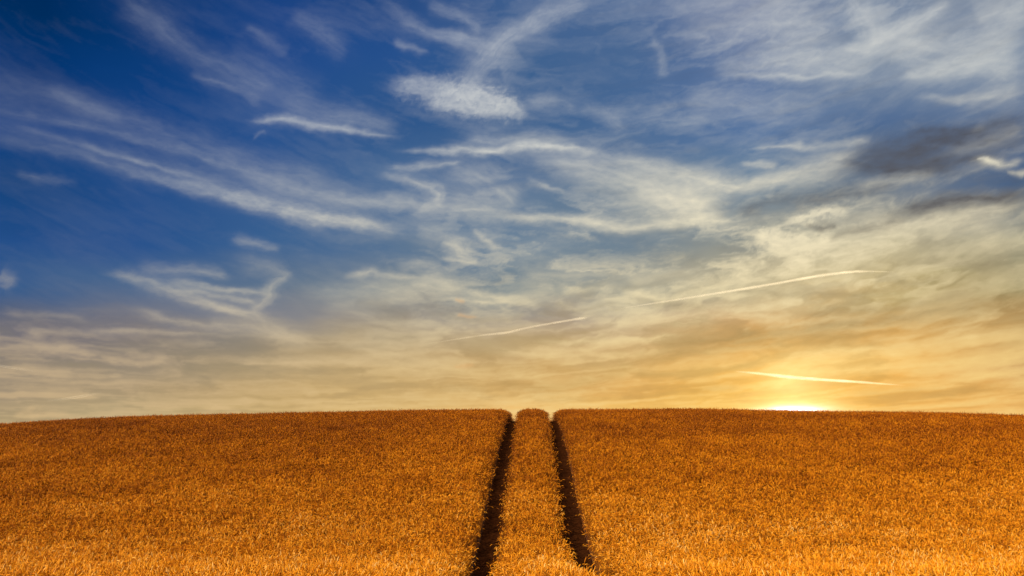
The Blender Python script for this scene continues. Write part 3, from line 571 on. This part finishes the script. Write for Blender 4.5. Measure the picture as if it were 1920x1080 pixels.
# ------------------------------------------------------------------ contrails: long soft tubes of ice cloud 9 km off
mt, ns, ln = new_mat('contrail_vapour')
out = N(ns, 'ShaderNodeOutputMaterial')
df = N(ns, 'ShaderNodeBsdfDiffuse'); tr = N(ns, 'ShaderNodeBsdfTranslucent'); tp = N(ns, 'ShaderNodeBsdfTransparent')
df.inputs[0].default_value = (0.86, 0.80, 0.66, 1); tr.inputs[0].default_value = (0.86, 0.80, 0.66, 1)
sn = N(ns, 'ShaderNodeCombineXYZ')                    # ice cloud scatters the same from every side of the tube
for i_ in range(3): sn.inputs[i_].default_value = sd[i_]
ln.new(sn.outputs[0], df.inputs['Normal'])
so_ = N(ns, 'ShaderNodeVectorMath', operation='SCALE'); so_.inputs[3].default_value = -1
ln.new(sn.outputs[0], so_.inputs[0]); ln.new(so_.outputs[0], tr.inputs['Normal'])
m1 = N(ns, 'ShaderNodeAddShader')
ln.new(df.outputs[0], m1.inputs[0]); ln.new(tr.outputs[0], m1.inputs[1])
lw = N(ns, 'ShaderNodeLayerWeight'); lw.inputs[0].default_value = 0.5
inv = math_node(ns, ln, 'SUBTRACT', 1.0, lw.outputs['Facing'])
pw = math_node(ns, ln, 'POWER', inv, 2.6)
at = N(ns, 'ShaderNodeAttribute', attribute_name='vapour')
tn = N(ns, 'ShaderNodeTexNoise'); tn.inputs['Scale'].default_value = 0.0035; tn.inputs['Detail'].default_value = 5
tc = N(ns, 'ShaderNodeTexCoord'); ln.new(tc.outputs['Object'], tn.inputs['Vector'])
nz = math_node(ns, ln, 'ADD', math_node(ns, ln, 'MULTIPLY', tn.outputs[0], 1.8), -0.1)
al = math_node(ns, ln, 'MULTIPLY', math_node(ns, ln, 'MULTIPLY', pw, at.outputs['Fac']), nz, clamp=True)
m2 = N(ns, 'ShaderNodeMixShader')
ln.new(al, m2.inputs[0]); ln.new(tp.outputs[0], m2.inputs[1]); ln.new(m1.outputs[0], m2.inputs[2])
ln.new(m2.outputs[0], out.inputs[0])
for label, width, alpha, pts in CONTRAILS:
    rad = width * 0.0385 / 2 * math.pi / 180 * 9000
    P = []
    for i in range(len(pts) - 1):
        for t in np.linspace(0, 1, 9)[:-1]:
            P.append([pts[i][k] * (1 - t) + pts[i + 1][k] * t for k in range(3)])
    P.append(list(pts[-1])); P = np.array(P)
    for k in (0, 1):                                    # ease the corners
        for _ in range(6): P[1:-1, k] = (P[:-2, k] + 2 * P[1:-1, k] + P[2:, k]) / 4
    dirs = np.stack([np.sin(np.radians(P[:, 0])) * np.cos(np.radians(P[:, 1])), np.cos(np.radians(P[:, 0])) * np.cos(np.radians(P[:, 1])), np.sin(np.radians(P[:, 1]))], -1) * 9000
    tang = np.gradient(dirs, axis=0); tang /= np.linalg.norm(tang, axis=1)[:, None]
    side_ = np.cross(tang, [0, 0, 1.0]); side_ /= np.linalg.norm(side_, axis=1)[:, None]
    upv = np.cross(side_, tang)
    K = 14
    rr = rad * (0.25 + 0.75 * P[:, 2]) * (1 + 0.22 * noise(np.arange(len(P)) * 0.45, np.zeros(len(P)), 31))
    th = np.linspace(0, 2 * np.pi, K, endpoint=False)
    V = dirs[:, None] + rr[:, None, None] * (np.cos(th)[None, :, None] * side_[:, None] + np.sin(th)[None, :, None] * upv[:, None])
    mid = dirs[len(dirs) // 2]
    F = []
    for i in range(len(P) - 1):
        for j in range(K):
            F.append([i * K + j, i * K + (j + 1) % K, (i + 1) * K + (j + 1) % K, (i + 1) * K + j])
    o = mesh_obj('contrail', (V - mid).reshape(-1, 3), np.array(F), mt, smooth=True)
    o.location = mid
    av = o.data.attributes.new('vapour', 'FLOAT', 'POINT')
    av.data.foreach_set('value', np.repeat(P[:, 2] * alpha * 0.30, K).astype(np.float32))
    o.visible_shadow = True
    tag(o, label, 'contrail', 'aircraft contrails in the evening sky')

# ------------------------------------------------------------------ wheat
def plant_mat(name, stops, trans, rough, inst_mix):
    m, ns, ln = new_mat(name)
    out = N(ns, 'ShaderNodeOutputMaterial')
    at = N(ns, 'ShaderNodeAttribute', attribute_name='tone')          # per stalk
    oi = N(ns, 'ShaderNodeObjectInfo')
    geo = N(ns, 'ShaderNodeNewGeometry')
    big = N(ns, 'ShaderNodeTexNoise'); big.inputs['Scale'].default_value = 0.35; big.inputs['Detail'].default_value = 4
    ln.new(geo.outputs['Position'], big.inputs['Vector'])
    f = math_node(ns, ln, 'ADD', math_node(ns, ln, 'ADD', math_node(ns, ln, 'MULTIPLY', at.outputs['Fac'], 0.64), 0.05),
                  math_node(ns, ln, 'MULTIPLY', oi.outputs['Random'], 0.16))
    f = math_node(ns, ln, 'ADD', f, math_node(ns, ln, 'MULTIPLY', math_node(ns, ln, 'SUBTRACT', big.outputs[0], 0.14), 0.20), clamp=True)
    rp = N(ns, 'ShaderNodeAttribute', attribute_name='far_shade_patches'); rp.attribute_type = 'INSTANCER'
    f = math_node(ns, ln, 'SUBTRACT', f, math_node(ns, ln, 'MULTIPLY', rp.outputs['Fac'], 0.52), clamp=True)  # painted far-slope shade and patches darken the stalk colour
    col = ramp(ns, ln, f, stops)
    pr = N(ns, 'ShaderNodeBsdfPrincipled'); pr.inputs['Roughness'].default_value = rough
    pr.inputs['Specular IOR Level'].default_value = 0.15
    pr.inputs['Specular Tint'].default_value = (1, 0.8, 0.5, 1)
    tl = N(ns, 'ShaderNodeBsdfTranslucent')
    ln.new(col, pr.inputs['Base Color']); ln.new(col, tl.inputs[0])
    mx = N(ns, 'ShaderNodeMixShader'); mx.inputs[0].default_value = trans
    ln.new(pr.outputs[0], mx.inputs[1]); ln.new(tl.outputs[0], mx.inputs[2])
    ln.new(mx.outputs[0], out.inputs[0])
    return m
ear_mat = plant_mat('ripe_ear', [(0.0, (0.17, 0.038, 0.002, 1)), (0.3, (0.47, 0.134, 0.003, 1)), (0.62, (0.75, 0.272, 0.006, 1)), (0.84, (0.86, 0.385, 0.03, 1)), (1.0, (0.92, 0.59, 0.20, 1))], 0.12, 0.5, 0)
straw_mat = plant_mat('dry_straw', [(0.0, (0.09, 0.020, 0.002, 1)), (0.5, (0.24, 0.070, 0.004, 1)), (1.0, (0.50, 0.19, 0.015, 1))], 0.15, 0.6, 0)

def frame_along(path):
    t = np.gradient(path, axis=0); t /= np.linalg.norm(t, axis=1)[:, None] + 1e-9
    ref = np.array([0.31, 0.95, 0.05])
    a = np.cross(t, ref); a /= np.linalg.norm(a, axis=1)[:, None] + 1e-9
    b = np.cross(t, a)
    return t, a, b

class Mesh:
    def __init__(self): self.v = []; self.f = []; self.m = []; self.t = []; self.n = 0
    def tube(self, path, rad, k, mat, tone, phase=0.0, flat=1.0):
        t, a, b = frame_along(path)
        th = np.linspace(0, 2 * np.pi, k, endpoint=False) + phase
        ring = path[:, None] + rad[:, None, None] * (np.cos(th)[None, :, None] * a[:, None] + flat * np.sin(th)[None, :, None] * b[:, None])
        L = len(path)
        for i in range(L - 1):
            for j in range(k):
                self.f.append([self.n + i * k + j, self.n + i * k + (j + 1) % k, self.n + (i + 1) * k + (j + 1) % k, self.n + (i + 1) * k + j])
                self.m.append(mat)
        self.v.append(ring.reshape(-1, 3)); self.t += [tone] * (L * k); self.n += L * k
    def ribbon(self, path, wid, side, mat, tone):
        L = len(path)
        v = np.stack([path - side * wid[:, None], path + side * wid[:, None]], 1)
        for i in range(L - 1):
            s = self.n + 2 * i
            self.f.append([s, s + 1, s + 3, s + 2]); self.m.append(mat)
        self.v.append(v.reshape(-1, 3)); self.t += [tone] * (2 * L); self.n += 2 * L

def stalk(M, rnd, x, y, h, lean_dir, lean):
    """a ripe stalk: thin straw, its neck bent over, a hanging ear of plump spikelets, a dry leaf"""
    d = np.array([math.cos(lean_dir), math.sin(lean_dir), 0])
    nod = rnd.choice([rnd.uniform(0.2, 0.9), rnd.uniform(0.9, 2.6), rnd.uniform(1.5, 2.9)])
    # angle from vertical along the stalk
    pts = []; p = np.array([x, y, 0.0]); n_st = 7; seg = h / n_st
    ang = lean * 0.4
    for i in range(n_st + 1):
        pts.append(p.copy())
        ang += lean * 0.12 + (0.10 * nod if i >= n_st - 1 else 0.0)
        p = p + seg * (d * math.sin(ang) + np.array([0, 0, math.cos(ang)]))
    tone = rnd.random()
    path = np.array(pts)
    M.tube(path, np.linspace(0.0021, 0.0014, n_st + 1), 3, 1, rnd.random())
    # neck and ear
    el_ = rnd.uniform(0.055, 0.082); ne = 8
    pts = [path[-1]]; p = path[-1].copy()
    for i in range(3):
        ang += nod * 0.14
        p = p + 0.014 * (d * math.sin(ang) + np.array([0, 0, math.cos(ang)])); pts.append(p.copy())
    M.tube(np.array(pts), np.full(4, 0.0014), 3, 1, tone)
    pts = []
    for i in range(ne + 1):
        pts.append(p.copy())
        ang += nod * 0.42 / ne
        p = p + el_ / ne * (d * math.sin(ang) + np.array([0, 0, math.cos(ang)]))
    r0 = rnd.uniform(0.0052, 0.0068)
    prof = np.array([0.35, 0.9, 0.72, 1.1, 0.8, 1.05, 0.68, 0.72, 0.12]) * r0
    M.tube(np.array(pts), prof, 5, 0, tone, rnd.random() * 3, 0.75)
    # a few bristles
    for i in range(rnd.randint(1, 3)):
        b0 = pts[rnd.randint(2, 7)]
        dd_ = d * math.sin(ang) * 0.8 + np.array([rnd.uniform(-.5, .5), rnd.uniform(-.5, .5), math.cos(ang) * 0.8 + 0.25])
        dd_ /= np.linalg.norm(dd_)
        bp = np.array([b0, b0 + dd_ * rnd.uniform(0.03, 0.055)])
        M.ribbon(bp, np.array([0.0011, 0.0003]), np.array([-d[1], d[0], 0]), 0, min(1, tone + .2))
    # leaf
    if rnd.random() < 0.7:
        k = rnd.randint(2, 5); b0 = path[k]; la = rnd.uniform(0, 6.28)
        ld = np.array([math.cos(la), math.sin(la), 0]); L = rnd.uniform(0.10, 0.20)
        s = np.linspace(0, 1, 6)[:, None]
        lp = b0 + ld * (s * L * 0.75) + np.array([0, 0, 1]) * (L * (0.75 * s - 1.1 * s * s))
        M.ribbon(lp, np.array([0.002, 0.0048, 0.0052, 0.0042, 0.0026, 0.0004]), np.array([-ld[1], ld[0], 0.25 * rnd.uniform(-1, 1)]), 1, rnd.random() * 0.7)

tufts = bpy.data.collections.new('wheat tufts')          # sources only, not linked to the scene
NV = 14
for v in range(NV):
    rnd = random.Random(100 + v)
    M = Mesh()
    main = rnd.uniform(0, 6.28)
    for i in range(11):
        r = 0.105 * math.sqrt((i + 0.5) / 11); a_ = i * 2.4 + rnd.uniform(-.4, .4)
        stalk(M, rnd, r * math.cos(a_), r * math.sin(a_), CROP * rnd.uniform(0.80, 0.97), main + rnd.gauss(0, 1.3), abs(rnd.gauss(0.10, 0.12)))
    o = mesh_obj('wheat_tuft', np.concatenate(M.v), np.array(M.f), None, link=False)
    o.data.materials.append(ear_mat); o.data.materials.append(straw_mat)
    o.data.polygons.foreach_set('material_index', np.array(M.m, dtype=np.int32))
    o.data.polygons.foreach_set('use_smooth', np.array(M.m) == 0)
    at_ = o.data.attributes.new('tone', 'FLOAT', 'POINT')
    at_.data.foreach_set('value', np.array(M.t, dtype=np.float32))
    tufts.objects.link(o)

rs = np.random.RandomState(5)
step = 0.134
PX, PY = np.meshgrid(np.arange(-42, 42, step), np.arange(3.2, 49, step))
PX = PX.ravel() + rs.uniform(-.5, .5, PX.size) * step; PY = PY.ravel() + rs.uniform(-.5, .5, PY.size) * step
keep = np.abs(PX) < 0.70 * PY + 4.0
PX, PY = PX[keep], PY[keep]
flare = 0.14 * (1 - sstep(9.0, 13.0, PY)) * (PX > 0.3)
tcx = flare + track_centre(PY) + 0.02 * noise(PY / 0.5, PX * 0 + np.sign(PX), 44)
dt = np.minimum(np.abs(PX - tcx - TRACK_X), np.abs(PX - tcx + TRACK_X))     # distance from the nearest wheel track's centre
nearest = np.where(np.abs(PX - tcx - TRACK_X) < np.abs(PX - tcx + TRACK_X), TRACK_X, -TRACK_X) + tcx
keep = dt > TRACK_W / 2 + 0.08
PX, PY, dt, nearest = PX[keep], PY[keep], dt[keep], nearest[keep]
n = len(PX)
GZ = ground_height(PX, PY)
edge = 1 - sstep(TRACK_W / 2 + 0.03, TRACK_W / 2 + 0.38, dt)
hs = (1 + 0.05 * noise(PX / 1.4, PY / 1.4, 50) + rs.normal(0, 0.055, n)) * (1 - 0.22 * edge)
lean_x = np.sign(nearest - PX) * edge * 0.09
lx = lean_x + rs.normal(0, 0.05, n); ly = rs.normal(0, 0.05, n)
spin = rs.uniform(0, 2 * np.pi, n)
pts_me = bpy.data.meshes.new('wheat_field')
pts_me.vertices.add(n)
pts_me.vertices.foreach_set('co', np.stack([PX, PY, GZ], -1).astype(np.float32).ravel())
def put(name, typ, field, arr):
    a = pts_me.attributes.new(name, typ, 'POINT'); a.data.foreach_set(field, np.asarray(arr).ravel())
put('lean', 'FLOAT_VECTOR', 'vector', np.stack([-ly, lx, spin * 0], -1).astype(np.float32))
put('spin', 'FLOAT_VECTOR', 'vector', np.stack([spin * 0, spin * 0, spin], -1).astype(np.float32))
put('size', 'FLOAT_VECTOR', 'vector', np.stack([np.ones(n), np.ones(n), hs], -1).astype(np.float32))
ripe = 0.9 * sstep(13, 36, PY) - 0.15 + 0.22 * noise(PX / 5.0, PY / 2.5, 71) * sstep(10, 18, PY) + 0.25 * noise(PX / 0.9, PY / 0.6, 72)  # dimming with distance put into the wheat colour; noise adds random patches
put('far_shade_patches', 'FLOAT', 'value', ripe.astype(np.float32))      # shade towards the crest painted into the crop colour, plus random patches
put('kind_index', 'INT', 'value', rs.randint(0, NV, n).astype(np.int32))
wheat = bpy.data.objects.new('wheat_field', pts_me)
coll.objects.link(wheat)
tag(wheat, 'ripe golden wheat standing over the whole hillside, split by two wheel tracks', 'wheat', kind='stuff')
gt = bpy.data.node_groups.new('grow wheat', 'GeometryNodeTree')
gt.interface.new_socket('Geometry', in_out='INPUT', socket_type='NodeSocketGeometry')
gt.interface.new_socket('Geometry', in_out='OUTPUT', socket_type='NodeSocketGeometry')
gn, gl = gt.nodes, gt.links
gi = gn.new('NodeGroupInput'); go = gn.new('NodeGroupOutput')
ip = gn.new('GeometryNodeInstanceOnPoints'); ci = gn.new('GeometryNodeCollectionInfo')
ci.inputs['Collection'].default_value = tufts
ci.inputs['Separate Children'].default_value = True; ci.inputs['Reset Children'].default_value = True
def named(name, typ):
    x = gn.new('GeometryNodeInputNamedAttribute'); x.data_type = typ; x.inputs[0].default_value = name
    return x.outputs['Attribute']
er1 = gn.new('FunctionNodeEulerToRotation'); er2 = gn.new('FunctionNodeEulerToRotation')
rr_ = gn.new('FunctionNodeRotateRotation')
gl.new(named('spin', 'FLOAT_VECTOR'), er1.inputs[0]); gl.new(named('lean', 'FLOAT_VECTOR'), er2.inputs[0])
gl.new(er1.outputs[0], rr_.inputs[0]); gl.new(er2.outputs[0], rr_.inputs[1])
gl.new(gi.outputs[0], ip.inputs['Points']); gl.new(ci.outputs[0], ip.inputs['Instance'])
ip.inputs['Pick Instance'].default_value = True
gl.new(named('kind_index', 'INT'), ip.inputs['Instance Index'])
gl.new(rr_.outputs[0], ip.inputs['Rotation']); gl.new(named('size', 'FLOAT_VECTOR'), ip.inputs['Scale'])
gl.new(ip.outputs[0], go.inputs[0])
md = wheat.modifiers.new('grow', 'NODES'); md.node_group = gt
print('tufts', n)
